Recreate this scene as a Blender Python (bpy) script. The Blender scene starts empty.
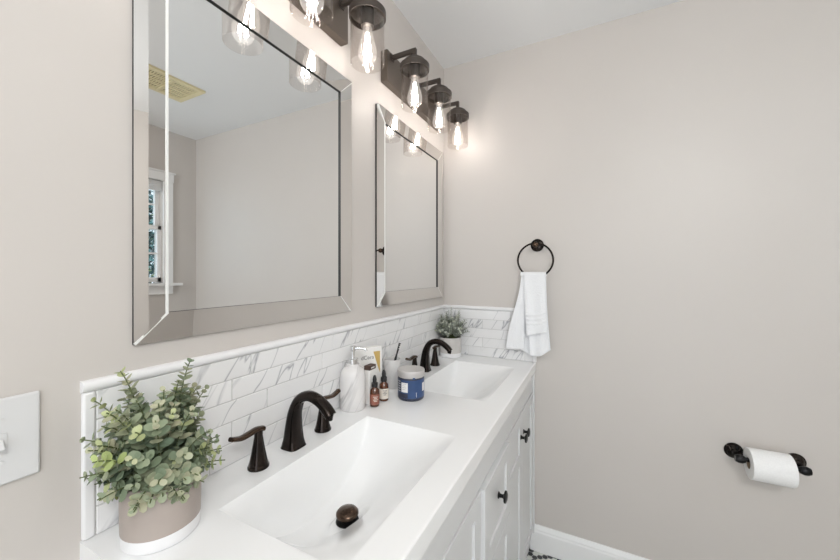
import bpy, bmesh, math, random
from mathutils import Vector, Matrix
PI = math.pi
C = bpy.context.scene.collection
S = bpy.context.scene

# ------------------------------------------------------------------ camera
cam = bpy.data.cameras.new('camera'); cam_o = bpy.data.objects.new('camera', cam); C.objects.link(cam_o)
cam.sensor_width = 36; cam.lens = 36*347.24/840; cam.shift_y = -0.00918; cam.clip_start = 0.02
cam_o.location = (0.7396, 0, 1.3334); cam_o.rotation_euler = (PI/2, 0, 0.4696)
S.camera = cam_o
# ------------------------------------------------------------------ world, light, exposure
S.view_settings.view_transform = 'Standard'; S.view_settings.look = 'None'
S.view_settings.gamma = 1; S.view_settings.use_curve_mapping = False
S.view_settings.exposure = 0.23
W = bpy.data.worlds.new('world'); S.world = W; W.use_nodes = True
W.node_tree.nodes['Background'].inputs[0].default_value = (0.80, 0.90, 1.0, 1)
W.node_tree.nodes['Background'].inputs[1].default_value = 1.6
BULB = 66.0          # strength of each glowing filament
def area(name, loc, rot, sx, sy, power, col):
    l = bpy.data.lights.new(name, 'AREA'); l.shape = 'RECTANGLE'; l.size = sx; l.size_y = sy
    l.energy = power; l.color = col
    o = bpy.data.objects.new(name, l); C.objects.link(o); o.location = loc; o.rotation_euler = rot
    return o
# added fill lights behind the camera: panel in the doorway, point below ceiling
area('doorway_fill', (1.15, -1.68, 1.05), (PI/2, 0, 0), 1.1, 2.0, 7, (0.97, 0.985, 1.0))
pl = bpy.data.lights.new('ceiling_fill', 'POINT'); pl.energy = 36; pl.shadow_soft_size = 0.14; pl.color = (0.99, 0.99, 0.97)  # unseen fill light, no fixture modelled
pl_o = bpy.data.objects.new('ceiling_fill', pl); C.objects.link(pl_o); pl_o.location = (1.45, -0.55, 2.12)
for c_ in (S.cycles,):
    c_.max_bounces = 14; c_.transparent_max_bounces = 24; c_.glossy_bounces = 8; c_.diffuse_bounces = 8
    c_.sample_clamp_indirect = 6

# ------------------------------------------------------------------ materials
def mat(name, col, rough=0.5, metal=0.0, **k):
    m = bpy.data.materials.new(name); m.use_nodes = True
    b = m.node_tree.nodes['Principled BSDF']
    b.inputs['Base Color'].default_value = (*col, 1); b.inputs['Roughness'].default_value = rough
    b.inputs['Metallic'].default_value = metal
    for kk, v in k.items():
        b.inputs[kk.replace('_', ' ')].default_value = v
    return m
def nodes(m): return m.node_tree.nodes, m.node_tree.links, m.node_tree.nodes['Principled BSDF']
def coord(m, kind='Object'):
    n = m.node_tree.nodes.new('ShaderNodeTexCoord'); return n.outputs[kind]
def noise(m, scale, detail=2, vec=None, rough=0.5, dist=0.0):
    n = m.node_tree.nodes.new('ShaderNodeTexNoise'); n.inputs['Scale'].default_value = scale
    n.inputs['Detail'].default_value = detail; n.inputs['Roughness'].default_value = rough
    n.inputs['Distortion'].default_value = dist
    m.node_tree.links.new(vec if vec is not None else coord(m), n.inputs['Vector'])
    return n.outputs['Fac']
def ramp(m, fac, stops):
    n = m.node_tree.nodes.new('ShaderNodeValToRGB'); e = n.color_ramp.elements
    while len(e) < len(stops): e.new(0.5)
    for q, (p, c) in zip(e, stops): q.position = p; q.color = (*c, 1)
    m.node_tree.links.new(fac, n.inputs['Fac']); return n.outputs['Color']
def bump(m, fac, strength=0.1, dist=0.002):
    n = m.node_tree.nodes.new('ShaderNodeBump'); n.inputs['Strength'].default_value = strength
    n.inputs['Distance'].default_value = dist
    m.node_tree.links.new(fac, n.inputs['Height'])
    m.node_tree.links.new(n.outputs['Normal'], m.node_tree.nodes['Principled BSDF'].inputs['Normal'])
def mottled(name, c1, c2, scale, rough=0.5, metal=0.0, bmp=0, **k):
    m = mat(name, c1, rough, metal, **k); f = noise(m, scale, 3)
    m.node_tree.links.new(ramp(m, f, [(0.35, c1), (0.65, c2)]), m.node_tree.nodes['Principled BSDF'].inputs['Base Color'])
    if bmp: bump(m, f, bmp)
    return m
def mixvec(m, a, op, b):
    n = m.node_tree.nodes.new('ShaderNodeVectorMath'); n.operation = op
    m.node_tree.links.new(a, n.inputs[0])
    if hasattr(b, 'node'): m.node_tree.links.new(b, n.inputs[1])
    else: n.inputs[1].default_value = b
    return n.outputs[0]
def math_n(m, op, a, b=0.0):
    n = m.node_tree.nodes.new('ShaderNodeMath'); n.operation = op
    for i, v in enumerate((a, b)):
        if hasattr(v, 'node'): m.node_tree.links.new(v, n.inputs[i])
        else: n.inputs[i].default_value = v
    return n.outputs[0]

WALL = mottled('wall_paint', (0.578, 0.544, 0.515), (0.588, 0.554, 0.525), 3, 0.42, bmp=0)
CEIL = mat('ceiling_paint', (0.84, 0.85, 0.86), 0.7)
WHITE = mat('white_trim_paint', (0.83, 0.83, 0.83), 0.35)
CAB = mat('cabinet_paint', (0.66, 0.665, 0.67), 0.35)
TOP = mat('glossy_white_top', (0.88, 0.885, 0.89), 0.22, Coat_Weight=0.25, Coat_Roughness=0.2)
GROUT = mat('grout', (0.55, 0.55, 0.54), 0.9)
BRONZE = mottled('oil_rubbed_bronze', (0.013, 0.011, 0.010), (0.030, 0.022, 0.018), 18, 0.13, 0.8)
BRONZE_L = mat('rubbed_copper_bronze', (0.085, 0.058, 0.043), 0.2, 1.0)
FIXT = mat('vanity_light_bronze', (0.15, 0.125, 0.105), 0.38, 0.75)
FIXT_D = mat('vanity_light_dark_bronze', (0.07, 0.058, 0.05), 0.42, 0.5)
BLACK = mat('black_metal', (0.012, 0.012, 0.013), 0.3, 0.6)
DARK = mat('dark_edge', (0.01, 0.01, 0.01), 0.5)
CHROME = mat('chrome', (0.8, 0.8, 0.8), 0.08, 1.0)
MIRROR = mat('mirror_silver', (0.87, 0.88, 0.88), 0.0, 1.0)
STRIP = mat('mirror_strip_silver', (0.77, 0.755, 0.735), 0.01, 1.0)  # tinted darker than the pane to stand for darker reflections
EDGE_GLEAM = mat('white_edge_gleam', (0.78, 0.79, 0.77), 0.3)  # plain white standing for light caught by the strip edges
POT = mottled('beige_glaze', (0.36, 0.31, 0.28), (0.41, 0.355, 0.32), 14, 0.45)
POT2 = mottled('pale_grey_glaze', (0.55, 0.53, 0.51), (0.6, 0.58, 0.56), 14, 0.45)
POTW = mat('white_glaze', (0.80, 0.80, 0.81), 0.35)
SOIL = mottled('soil', (0.03, 0.022, 0.016), (0.06, 0.045, 0.03), 90, 0.95)
STEM = mat('stem_green', (0.12, 0.15, 0.06), 0.6)
PLASTIC = mat('white_plastic', (0.66, 0.66, 0.665), 0.3)
VENTM = mat('cream_plastic', (0.78, 0.70, 0.44), 0.5)
AMBER = mat('amber_glass', (0.09, 0.028, 0.010), 0.08, Coat_Weight=0.5)
RUBBER = mat('black_rubber', (0.015, 0.015, 0.016), 0.5)
PAPER = mottled('tissue_paper', (0.84, 0.84, 0.84), (0.88, 0.88, 0.88), 200, 0.95, bmp=0.15)
CARD = mat('white_card', (0.80, 0.79, 0.77), 0.6)
GOLD = mat('gold_print', (0.55, 0.38, 0.12), 0.5)
INK = mat('grey_print', (0.16, 0.16, 0.17), 0.6)
BROWN = mat('dark_brown_print', (0.07, 0.04, 0.03), 0.5)
REDLAB = mat('rust_label', (0.30, 0.11, 0.075), 0.5)
CREAMLAB = mat('cream_label', (0.75, 0.70, 0.62), 0.6)
BLUE = mottled('blue_label', (0.028, 0.065, 0.17), (0.032, 0.075, 0.20), 40, 0.35)
NAVY = mat('navy_base', (0.03, 0.035, 0.06), 0.35)
LID = mat('silver_grey_lid', (0.55, 0.53, 0.52), 0.35, 0.25)
SKYP = mat('bark', (0.08, 0.06, 0.05), 0.9)

def thin_glass(name, tint, refl=0.12, ior=1.45):
    m = bpy.data.materials.new(name); m.use_nodes = True; n = m.node_tree.nodes; l = m.node_tree.links; n.clear()
    o = n.new('ShaderNodeOutputMaterial'); mx = n.new('ShaderNodeMixShader'); t = n.new('ShaderNodeBsdfTransparent')
    g = n.new('ShaderNodeBsdfGlossy'); f = n.new('ShaderNodeLayerWeight'); f.inputs['Blend'].default_value = 0.5
    pw = n.new('ShaderNodeMath'); pw.operation = 'POWER'; pw.inputs[1].default_value = 3.5; l.new(f.outputs['Facing'], pw.inputs[0])
    ma = n.new('ShaderNodeMath'); ma.operation = 'MULTIPLY_ADD'; ma.inputs[1].default_value = refl; ma.inputs[2].default_value = 0.03; l.new(pw.outputs[0], ma.inputs[0])
    t.inputs[0].default_value = (*tint, 1); g.inputs['Roughness'].default_value = 0.02
    g.inputs[0].default_value = (0.9, 0.88, 0.86, 1)
    l.new(ma.outputs[0], mx.inputs[0]); l.new(t.outputs[0], mx.inputs[1]); l.new(g.outputs[0], mx.inputs[2])
    l.new(mx.outputs[0], o.inputs[0]); return m
GLASS = thin_glass('clear_shade_glass', (0.955, 0.94, 0.93), 0.55)
BULBG = thin_glass('bulb_glass', (0.99, 0.985, 0.98), 0.9)
PANE = thin_glass('window_glass', (0.92, 0.96, 0.97), 0.3)
FIL = bpy.data.materials.new('glowing_filament'); FIL.use_nodes = True
_n = FIL.node_tree.nodes; _n.clear(); _o = _n.new('ShaderNodeOutputMaterial'); _e = _n.new('ShaderNodeEmission')
_e.inputs[0].default_value = (1.0, 0.955, 0.91, 1); _e.inputs[1].default_value = BULB; FIL.node_tree.links.new(_e.outputs[0], _o.inputs[0])

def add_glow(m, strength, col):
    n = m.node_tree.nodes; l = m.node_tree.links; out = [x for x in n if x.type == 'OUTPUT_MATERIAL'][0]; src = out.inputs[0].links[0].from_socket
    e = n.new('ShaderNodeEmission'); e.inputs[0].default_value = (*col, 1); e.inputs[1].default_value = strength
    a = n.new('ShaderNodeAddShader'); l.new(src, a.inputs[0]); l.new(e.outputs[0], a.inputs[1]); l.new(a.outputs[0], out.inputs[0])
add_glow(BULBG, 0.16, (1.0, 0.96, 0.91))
def marble(name, attr=None, scale=1.0, base=(0.84, 0.84, 0.845), vein=(0.30, 0.31, 0.34), rough=0.18):
    m = mat(name, base, rough); N, L, B = nodes(m)
    co = coord(m)
    sp = N.new('ShaderNodeSeparateXYZ'); L.new(co, sp.inputs[0]); cm = N.new('ShaderNodeCombineXYZ')
    L.new(math_n(m, 'ADD', sp.outputs['X'], sp.outputs['Y']), cm.inputs['Y']); L.new(sp.outputs['Z'], cm.inputs['Z']); co = cm.outputs[0]
    if attr:
        a = N.new('ShaderNodeAttribute'); a.attribute_name = attr
        co = mixvec(m, co, 'ADD', a.outputs['Vector'])
    mp = N.new('ShaderNodeMapping'); mp.vector_type = 'POINT'
    mp.inputs['Rotation'].default_value = (math.radians(-58), 0, 0); mp.inputs['Scale'].default_value = (1, 1, 1)
    L.new(co, mp.inputs['Vector'])
    st = mixvec(m, mp.outputs[0], 'MULTIPLY', (1, 2.6*scale, 16*scale) )
    f = noise(m, 1.0, 3, st, 0.45, 0.2)
    r = math_n(m, 'ABSOLUTE', math_n(m, 'SUBTRACT', f, 0.5))
    thin = ramp(m, r, [(0.0, (1, 1, 1)), (0.007, (0.5, 0.5, 0.5)), (0.019, (0.0, 0.0, 0.0))])
    f2 = noise(m, 0.5, 2, st)
    gate = ramp(m, f2, [(0.43, (0, 0, 0)), (0.56, (0.85, 0.85, 0.85))])
    k = mixvec(m, thin, 'MULTIPLY', gate)
    soft = ramp(m, noise(m, 3.0*scale, 2, mp.outputs[0]), [(0.35, base), (0.75, tuple(v*0.90 for v in base))])
    mx = N.new('ShaderNodeMix'); mx.data_type = 'RGBA'
    L.new(k, mx.inputs[0]); L.new(soft, mx.inputs[6]); mx.inputs[7].default_value = (*vein, 1)
    L.new(mx.outputs[2], B.inputs['Base Color']); return m
TILE = marble('marble_subway_tile', 'tile_offset')
CMARBLE = marble('ceramic_marble', None, 1.1, (0.76, 0.745, 0.74), (0.22, 0.21, 0.22), 0.25)
CUPM = marble('cup_ceramic', None, 0.8, (0.70, 0.69, 0.68), (0.5, 0.49, 0.49), 0.4)

def leafmat(name, lo, mid, hi):
    m = mat(name, mid, 0.55); a = m.node_tree.nodes.new('ShaderNodeAttribute'); a.attribute_name = 'tone'
    m.node_tree.links.new(ramp(m, a.outputs['Fac'], [(0.0, lo), (0.5, mid), (0.86, hi), (0.93, (0.42, 0.50, 0.20))]),
                          m.node_tree.nodes['Principled BSDF'].inputs['Base Color']); return m
LEAF = leafmat('eucalyptus_leaf', (0.11, 0.16, 0.115), (0.25, 0.31, 0.20), (0.47, 0.46, 0.32))
LEAF2 = leafmat('dusty_small_leaf', (0.20, 0.22, 0.19), (0.38, 0.41, 0.35), (0.56, 0.58, 0.51))
LEAF3 = leafmat('tree_leaf', (0.008, 0.03, 0.032), (0.03, 0.10, 0.10), (0.20, 0.46, 0.46))

# ------------------------------------------------------------------ mesh builder
class MB:
    def __init__(s): s.bm = bmesh.new(); s.mi = 0
    def face(s, vs, mi=None):
        try: f = s.bm.faces.new(vs)
        except ValueError: return None
        f.material_index = s.mi if mi is None else mi; f.smooth = True; return f
    def box(s, a, b, bev=0.0, seg=2):
        x0, y0, z0 = a; x1, y1, z1 = b
        v = [s.bm.verts.new(p) for p in ((x0,y0,z0),(x1,y0,z0),(x1,y1,z0),(x0,y1,z0),(x0,y0,z1),(x1,y0,z1),(x1,y1,z1),(x0,y1,z1))]
        fs = [s.face([v[i] for i in q]) for q in ((3,2,1,0),(4,5,6,7),(0,1,5,4),(1,2,6,5),(2,3,7,6),(3,0,4,7))]
        for f in fs: f.smooth = False
        if bev:
            es = list({e for f in fs for e in f.edges})
            r = bmesh.ops.bevel(s.bm, geom=es, offset=bev, segments=seg, affect='EDGES', profile=0.5)
            for f in r['faces']: f.smooth = True; f.material_index = s.mi
        return s
    def rings(s, rs, cap0=True, cap1=True, closed=True):
        prev = None; first = None
        for r in rs:
            vs = [s.bm.verts.new(p) for p in r]
            if prev:
                n = len(vs)
                for i in range(n if closed else n-1):
                    s.face([prev[i], prev[(i+1) % n], vs[(i+1) % n], vs[i]])
            else: first = vs
            prev = vs
        if cap0: 
            f = s.face(list(reversed(first)));
            if f: f.smooth = False
        if cap1:
            f = s.face(prev)
            if f: f.smooth = False
        return s
    def lathe(s, prof, n=32, M=None, cap0=True, cap1=True, c=(0, 0, 0)):
        M = M or Matrix.Identity(4); c = Vector(c)
        rs = []
        for r, z in prof:
            r = max(r, 1e-5)
            rs.append([c + (M @ Vector((r*math.cos(2*PI*i/n), r*math.sin(2*PI*i/n), z))) for i in range(n)])
        return s.rings(rs, cap0, cap1)
    def tube(s, pts, rad, n=12, shape=None, up=Vector((0, 1, 0)), cap=True, sq=None):
        pts = [Vector(p) for p in pts]; rs = []
        for i, p in enumerate(pts):
            a = pts[max(i-1, 0)]; b = pts[min(i+1, len(pts)-1)]; d = (b-a).normalized()
            u = up - d*up.dot(d)
            if u.length < 1e-4: u = Vector((1, 0, 0)) - d*d.x
            u.normalize(); w = d.cross(u)
            r = rad[i] if isinstance(rad, (list, tuple)) else rad
            ra, rb = r if isinstance(r, (list, tuple)) else (r, r)
            q = 1.0 if sq is None else (sq[i] if isinstance(sq, (list, tuple)) else sq)
            ring = []
            for k in range(n):
                t = 2*PI*k/n; cu, su = math.cos(t), math.sin(t)
                cu = math.copysign(abs(cu)**q, cu); su = math.copysign(abs(su)**q, su)
                ring.append(p + u*cu*ra + w*su*rb)
            rs.append(ring)
        return s.rings(rs, cap, cap)
    def build(s, name, mats, parent=None, loc=None):
        bmesh.ops.recalc_face_normals(s.bm, faces=s.bm.faces[:]) if not getattr(s, 'keep', False) else None
        s.bm.normal_update()
        for e in s.bm.edges:
            if len(e.link_faces) == 2 and e.calc_face_angle(0) > 0.66: e.smooth = False
        me = bpy.data.meshes.new(name); s.bm.to_mesh(me); s.bm.free()
        for m in (mats if isinstance(mats, (list, tuple)) else [mats]): me.materials.append(m)
        o = bpy.data.objects.new(name, me); C.objects.link(o)
        if parent: o.parent = parent
        if loc: o.location = loc
        return o
def tag(o, label=None, cat=None, group=None, kind=None):
    if label: o['label'] = label
    if cat: o['category'] = cat
    if group: o['group'] = group
    if kind: o['kind'] = kind
    return o
def thing(name, label, cat, loc=(0, 0, 0), group=None, rz=0):
    o = bpy.data.objects.new(name, None); C.objects.link(o); o.empty_display_size = 0.05
    o.location = loc; o.rotation_euler = (0, 0, rz); return tag(o, label, cat, group)
def struct(o): o['kind'] = 'structure'; return o
def copy_tree(o, parent=None):
    c = o.copy(); C.objects.link(c); c.parent = parent
    for ch in [x for x in o.children]: copy_tree(ch, c)
    return c
def lerp(a, b, t): return a + (b-a)*t
def smooth_path(pts, per=6):
    pts = [Vector(p) for p in pts]; out = []
    for i in range(len(pts)-1):
        p0 = pts[max(i-1, 0)]; p1 = pts[i]; p2 = pts[i+1]; p3 = pts[min(i+2, len(pts)-1)]
        for k in range(per):
            t = k/per
            out.append(0.5*((2*p1)+(p2-p0)*t+(2*p0-5*p1+4*p2-p3)*t*t+(3*p1-p0-3*p2+p3)*t**3))
    out.append(pts[-1]); return out
def text_mesh(name, body, size, m, parent, M, depth=0.0002):
    cu = bpy.data.curves.new(name, 'FONT'); cu.body = body; cu.size = size; cu.extrude = depth
    cu.align_x = 'CENTER'; cu.align_y = 'CENTER'
    t = bpy.data.objects.new(name, cu); C.objects.link(t)
    dg = bpy.context.evaluated_depsgraph_get(); me = bpy.data.meshes.new_from_object(t.evaluated_get(dg))
    bpy.data.objects.remove(t); me.transform(M); me.materials.clear(); me.materials.append(m); me.name = name
    o = bpy.data.objects.new(name, me); C.objects.link(o); o.parent = parent; return o

# ------------------------------------------------------------------ room shell
RX, BY, FY, H = 2.26, 1.745, -1.6, 2.44
T = 0.12
struct(MB().box((-T, FY-T, 0), (0, BY+T, H)).build('wall_left', WALL))
struct(MB().box((0, BY, 0), (RX, BY+T, H)).build('wall_back', WALL))
WY0, WY1, WZ0, WZ1 = 0.725, 1.475, 1.25, 2.045          # window opening in the right wall
b = MB()
b.box((RX, FY-T, 0), (RX+T, WY0, H)); b.box((RX, WY1, 0), (RX+T, BY+T, H))
b.box((RX, WY0, 0), (RX+T, WY1, WZ0)); b.box((RX, WY0, WZ1), (RX+T, WY1, H))
struct(b.build('wall_right', WALL))
b = MB(); b.box((0, FY-T, 0), (0.6, FY, H)); b.box((1.7, FY-T, 0), (RX, FY, H)); b.box((0.6, FY-T, 2.05), (1.7, FY, H))
struct(b.build('wall_front', WALL))
struct(MB().box((-T, FY-T, H), (RX+T, BY+T, H+0.08)).build('ceiling', CEIL))
# floor: hexagonal mosaic
HEXW = mottled('white_hex_tile', (0.70, 0.71, 0.66), (0.78, 0.78, 0.74), 30, 0.25)
HEXB = mottled('black_hex_tile', (0.02, 0.022, 0.024), (0.05, 0.05, 0.052), 60, 0.3)
b = MB(); b.box((-T, FY-T, -0.06), (RX+T, BY+T, 0.0)); 
pit = 0.0245; R_ = pit/math.sqrt(3)*0.92
for i in range(-27, 82):
    x = 0.568 + i*pit*math.sqrt(3)/2
    if not 0.004 < x < RX-0.004: continue
    for j in range(-190, 60):
        y = 1.640 + (j + i/2)*pit
        if not FY+0.005 < y < BY-0.004 or (x < 0.34 and y > 0.27): continue
        u, v = i % 9, j % 9; best = 9      # rings of black tiles in a repeating lattice
        for a in (u, u-9):
            for c_ in (v, v-9): best = min(best, max(abs(a), abs(c_), abs(a+c_)))
        f = b.face([b.bm.verts.new((x+R_*math.cos(k*PI/3), min(BY, y+R_*math.sin(k*PI/3)), 0.0012)) for k in range(6)], 2 if best == 4 else 1)
        f.smooth = False
struct(b.build('floor', [GROUT, HEXW, HEXB]))
def base_prof(o, along, a0, a1, pos, sgn):
    pr = [(0, 0), (0.015, 0), (0.015, 0.092), (0.0125, 0.098), (0.0125, 0.105), (0.009, 0.113), (0.005, 0.122), (0, 0.122)]
    b = MB(); rs = []
    for a in (a0, a1):
        rs.append([(pos+sgn*d, a, z) if along == 'y' else (a, pos+sgn*d, z) for d, z in pr])
    b.rings(rs); ob = b.build(o, WHITE); struct(ob)
    for f in ob.data.polygons: f.use_smooth = False
base_prof('baseboard_back', 'x', 0.456, RX-0.0, BY, -1)
base_prof('baseboard_right', 'y', FY, BY-0.015, RX, -1)
base_prof('baseboard_left', 'y', FY, 0.245, 0, 1)
# doorway casing behind the camera
b = MB(); b.box((0.52, FY, 0), (0.60, FY+0.018, 2.05), 0.003); b.box((1.70, FY, 0), (1.78, FY+0.018, 2.05), 0.003); b.box((0.50, FY, 2.05), (1.80, FY+0.02, 2.14), 0.003)
struct(b.build('trim_1', WHITE))

# window on the right wall
win = thing('window_1', None, None, (RX, 1.15, 1.22)); struct(win)
def wl(x, y, z): return (x-RX, y-1.15, z-1.22)
def wbox(b, a, c, bev=0.002): b.box(wl(*a), wl(*c), bev); return b
b = MB()
wbox(b, (RX-0.018, WY0-0.085, 1.25), (RX, WY0, 2.035)); wbox(b, (RX-0.018, WY1, 1.25), (RX, WY1+0.085, 2.035))
wbox(b, (RX-0.020, WY0-0.10, 2.035), (RX, WY1+0.090, 2.10)); wbox(b, (RX-0.03, WY0-0.11, 2.10), (RX, WY1+0.10, 2.112))
b.build('window_casing', WHITE, win)
b = MB(); wbox(b, (RX-0.055, WY0-0.115, 1.228), (RX+0.06, WY1+0.14, 1.25), 0.004)
wbox(b, (RX-0.018, WY0-0.085, 1.165), (RX, WY1+0.085, 1.228), 0.004); b.build('window_sill', WHITE, win)
def sash(z0, z1, x, pz):
    b = MB(); x0, x1 = x-0.015, x+0.015; r = 0.027
    wbox(b, (x0, WY0, z0), (x1, WY1, z0+0.035)); wbox(b, (x0, WY0, z1-0.03), (x1, WY1, z1))
    wbox(b, (x0, WY0, z0), (x1, WY0+r, z1)); wbox(b, (x0, WY1-r, z0), (x1, WY1, z1))
    ym = (WY0+WY1)/2; zm = (z0+0.035+z1-0.03)/2
    wbox(b, (x-0.008, ym-0.008, z0+0.03), (x+0.008, ym+0.008, z1-0.02)); wbox(b, (x-0.008, WY0+0.02, zm-0.007), (x+0.008, WY1-0.02, zm+0.007))
    s_ = b.build('window_sash', WHITE, win)
    b = MB(); wbox(b, (x-0.002, WY0+0.02, z0+0.02), (x+0.002, WY1-0.02, z1-0.02), 0); b.build('pane', PANE, s_)
sash(1.26, 1.69, RX+0.035, 0); sash(1.66, 2.045, RX+0.068, 0)
b = MB()
for k in range(7):
    b.box(wl(RX+0.004, WY0+0.004, 1.955+k*0.011), wl(RX+0.016, WY1-0.004, 1.964+k*0.011), 0.003)
b.build('gathered_blind', WHITE, win)

# tree outside the window
random.seed(5)
tree = thing('tree', 'dark teal green leafy tree seen through the window in the mirror', 'tree', (4.6, 2.0, 0))
b = MB(); b.tube(smooth_path([(0, 0, 0), (0.05, 0.05, 0.9), (-0.05, 0, 1.6), (0, 0.05, 2.6)]), 0.08, 8); b.build('trunk', SKYP, tree)
b = MB(); lay = b.bm.loops.layers.float_color.new('tone') if False else None
tones = []
for i in range(15000):
    p = Vector((random.gauss(0, 0.42), random.gauss(-0.1, 0.75), 1.75 + random.gauss(0, 0.62)))
    d = Vector((random.uniform(-1, 1), random.uniform(-1, 1), random.uniform(-1, 1))).normalized(); e = d.orthogonal().normalized()
    s_ = random.uniform(0.025, 0.05)
    f = b.face([b.bm.verts.new(q) for q in (p-d*s_, p+e*s_*0.5, p+d*s_, p-e*s_*0.5)]); tones.append(random.random())
def set_tone(o, tones):
    a = o.data.attributes.new('tone', 'FLOAT', 'FACE')
    for i, t in enumerate(tones): a.data[i].value = t
b.keep = True; o = b.build('foliage', LEAF3, tree); set_tone(o, tones)

# ceiling vent
vent = thing('ceiling_vent', 'cream exhaust fan grille set in the ceiling, seen in the mirror', 'vent', (1.53, 1.135, H))
x0, x1, y0, y1 = -0.13, 0.13, -0.165, 0.165
b = MB(); b.box((x0, y0, -0.012), (x1, y0+0.03, 0)); b.box((x0, y1-0.03, -0.012), (x1, y1, 0))
b.box((x0, y0+0.0295, -0.012), (x0+0.03, y1-0.0295, 0)); b.box((x1-0.03, y0+0.0295, -0.012), (x1, y1-0.0295, 0))
b.box((x0+0.02, -0.009, -0.012), (x1-0.02, 0.009, -0.001), 0.002); b.build('frame', VENTM, vent)
b = MB(); b.box((x0+0.01, y0+0.01, -0.003), (x1-0.01, y1-0.01, -0.001)); b.build('backing', mat('vent_cavity', (0.05, 0.045, 0.03), 0.9), vent)
for sg in (-1, 1):
    b = MB()
    for k in range(9):
        cy = sg*(0.018 + k*0.0135)
        for m_ in range(4):
            xa = -0.095+m_*0.049
            b.box((xa, cy-0.0035, -0.009), (xa+0.041, cy+0.0035, -0.003), 0.001)
    for m_ in range(5): b.box((-0.103+m_*0.049, min(sg*0.01, sg*0.14), -0.010), (-0.095+m_*0.049, max(sg*0.01, sg*0.14), -0.003))
    b.build('grille', VENTM, vent)

# ------------------------------------------------------------------ backsplash
ZT, TZ0, TZ1 = 0.901, 0.9014, 1.139
def tile_sheet(along, a0, a1, offs, sign):
    """bevelled tiles with a per-tile offset so veins differ; 8 mm proud of the wall"""
    b = MB(); lay = b.bm.faces.layers.int.new('tid'); tid = 0; offv = []
    rh = (TZ1-TZ0)/5; g = 0.0008
    if along == 'y': b.box((0, a0, TZ0), (0.0062, a1, TZ1))
    else: b.box((a0, BY-0.0062, TZ0), (a1, BY, TZ1))
    for r in range(5):
        z1 = TZ1 - r*rh; z0 = z1 - rh
        L = 0.29; k = math.floor((a0-offs[r])/L); s = offs[r] + k*L
        while s < a1:
            p0, p1 = max(s, a0), min(s+L, a1)
            if p1-p0 > 0.01:
                n0 = len(b.bm.faces)
                if along == 'y': b.box((0.004, p0+g, z0+g), (0.0082, p1-g, z1-g), 0.0012, 1)
                else: b.box((p0+g, BY-0.0082, z0+g), (p1-g, BY-0.004, z1-g), 0.0012, 1)
                ov = (random.uniform(0, 9), random.uniform(0, 9), random.uniform(0, 9))
                b.bm.faces.ensure_lookup_table()
                offv += [ov]*(len(b.bm.faces)-n0)
                for f in b.bm.faces[n0:]: f.material_index = 1
            s += L
    nf = len(b.bm.faces)
    return b, offv
back = thing('tile_backsplash', 'white marble subway tile backsplash with grey veins behind the sinks', 'backsplash', (0, 0, 0))
random.seed(11)
for along, a0, a1, offs in (('y', 0.2674, BY-0.0083, [0.555, 0.506, 0.60, 0.506, 0.456]), ('x', 0.0002, 0.466, [0.36, 0.218, 0.40, 0.218, 0.14])):
    b, offv = tile_sheet(along, a0, a1, offs, 1)
    o = b.build('tile_field', [GROUT, TILE], back)
    at = o.data.attributes.new('tile_offset', 'FLOAT_VECTOR', 'FACE')
    n0 = len(o.data.polygons)-len(offv)
    for i, v in enumerate(offv): at.data[n0+i].vector = v
    for f in o.data.polygons: f.use_smooth = False
def pencil(b, p, q, axis):      # rounded trim moulding, flat on the wall
    r = 0.0095
    ring = lambda c: [Vector(c) + (Vector((t[0], 0, t[1])) if axis == 'y' else Vector((t[1], -t[0], 0)) if axis == 'zx' else Vector((0, -t[0], t[1])) if axis == 'x' else Vector((t[0], t[1], 0)))
                      for t in [(0, -r)]+[(0.004+r*math.cos(a), r*math.sin(a)) for a in [(-90+15*i)*PI/180 for i in range(13)]]+[(0, r)]]
    b.rings([ring(p), ring(q)])
b = MB(); pencil(b, (0.0, 0.2502, 1.1485), (0.0, BY-0.0, 1.1485), 'y'); b.build('trim_moulding', POTW, back)
b = MB(); b.box((0.0, 0.2502, 0.902), (0.0095, 0.2674, 1.1395), 0.004, 3); b.build('trim_moulding', POTW, back)
b = MB(); pencil(b, (0.0, BY, 1.1485), (0.483, BY, 1.1485), 'x'); b.build('trim_moulding', POTW, back)
b = MB(); pencil(b, (0.474, BY, 0.902), (0.474, BY, 1.155), 'zx'); b.build('trim_moulding', POTW, back)

# ------------------------------------------------------------------ vanity top with two moulded basins
TX, TY0, TY1, TH = 0.481, 0.25, 1.7435, 0.041
SX0, SX1 = 0.125, 0.412; SC = (0.628, 1.367); SH = 0.231
def depth0(x, y, c):
    t = (y-c)/SH
    if abs(t) >= 1 or not SX0 < x < SX1: return 0
    arc = 0.150*(1-abs(t)**2.5); xb = min(1, (x-SX0)/0.018); rb = 1-(1-xb)**2.4
    u = max(0, (x-0.195)/(SX1-0.195)); return arc*rb*(1-(math.sqrt(u*u+0.02)-0.1414)/(1.00995-0.1414))
def depth(x, y):
    d = 0
    for c in SC:
        q = depth0(x, y, c); r = math.hypot(x-0.236, y-c)
        if r < 0.048:
            k = min(1, max(0, (r-0.028)/0.020)); k = k*k*(3-2*k); q = q*k + (depth0(0.238, c, c))*(1-k)
        d = max(d, q)
    return d
xs = [0.0, 0.03, 0.06, 0.09, 0.11, 0.1225]+[SX0+0.0008*k for k in range(3)]+[SX0+0.003+0.0028*k for k in range(10)]
xs += [0.160+0.007*k for k in range(35)]+[0.405, 0.409, SX1, 0.415, 0.42, 0.44, 0.46, 0.474, 0.478, 0.480, TX]
ys = [TY0, TY0+0.002, 0.27, 0.30, 0.33, 0.36, 0.38]
for c in SC:
    ys += [c-SH-0.003]+[c-SH+2*SH*k/70 for k in range(71)]+[c+SH+0.003]
    ys += [c-SH+0.0015, c+SH-0.0015]
ys += [0.88, 0.93, 0.98, 1.03, 1.08, 1.12, 1.62, 1.65, 1.68, 1.71, 1.735, TY1]
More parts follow.
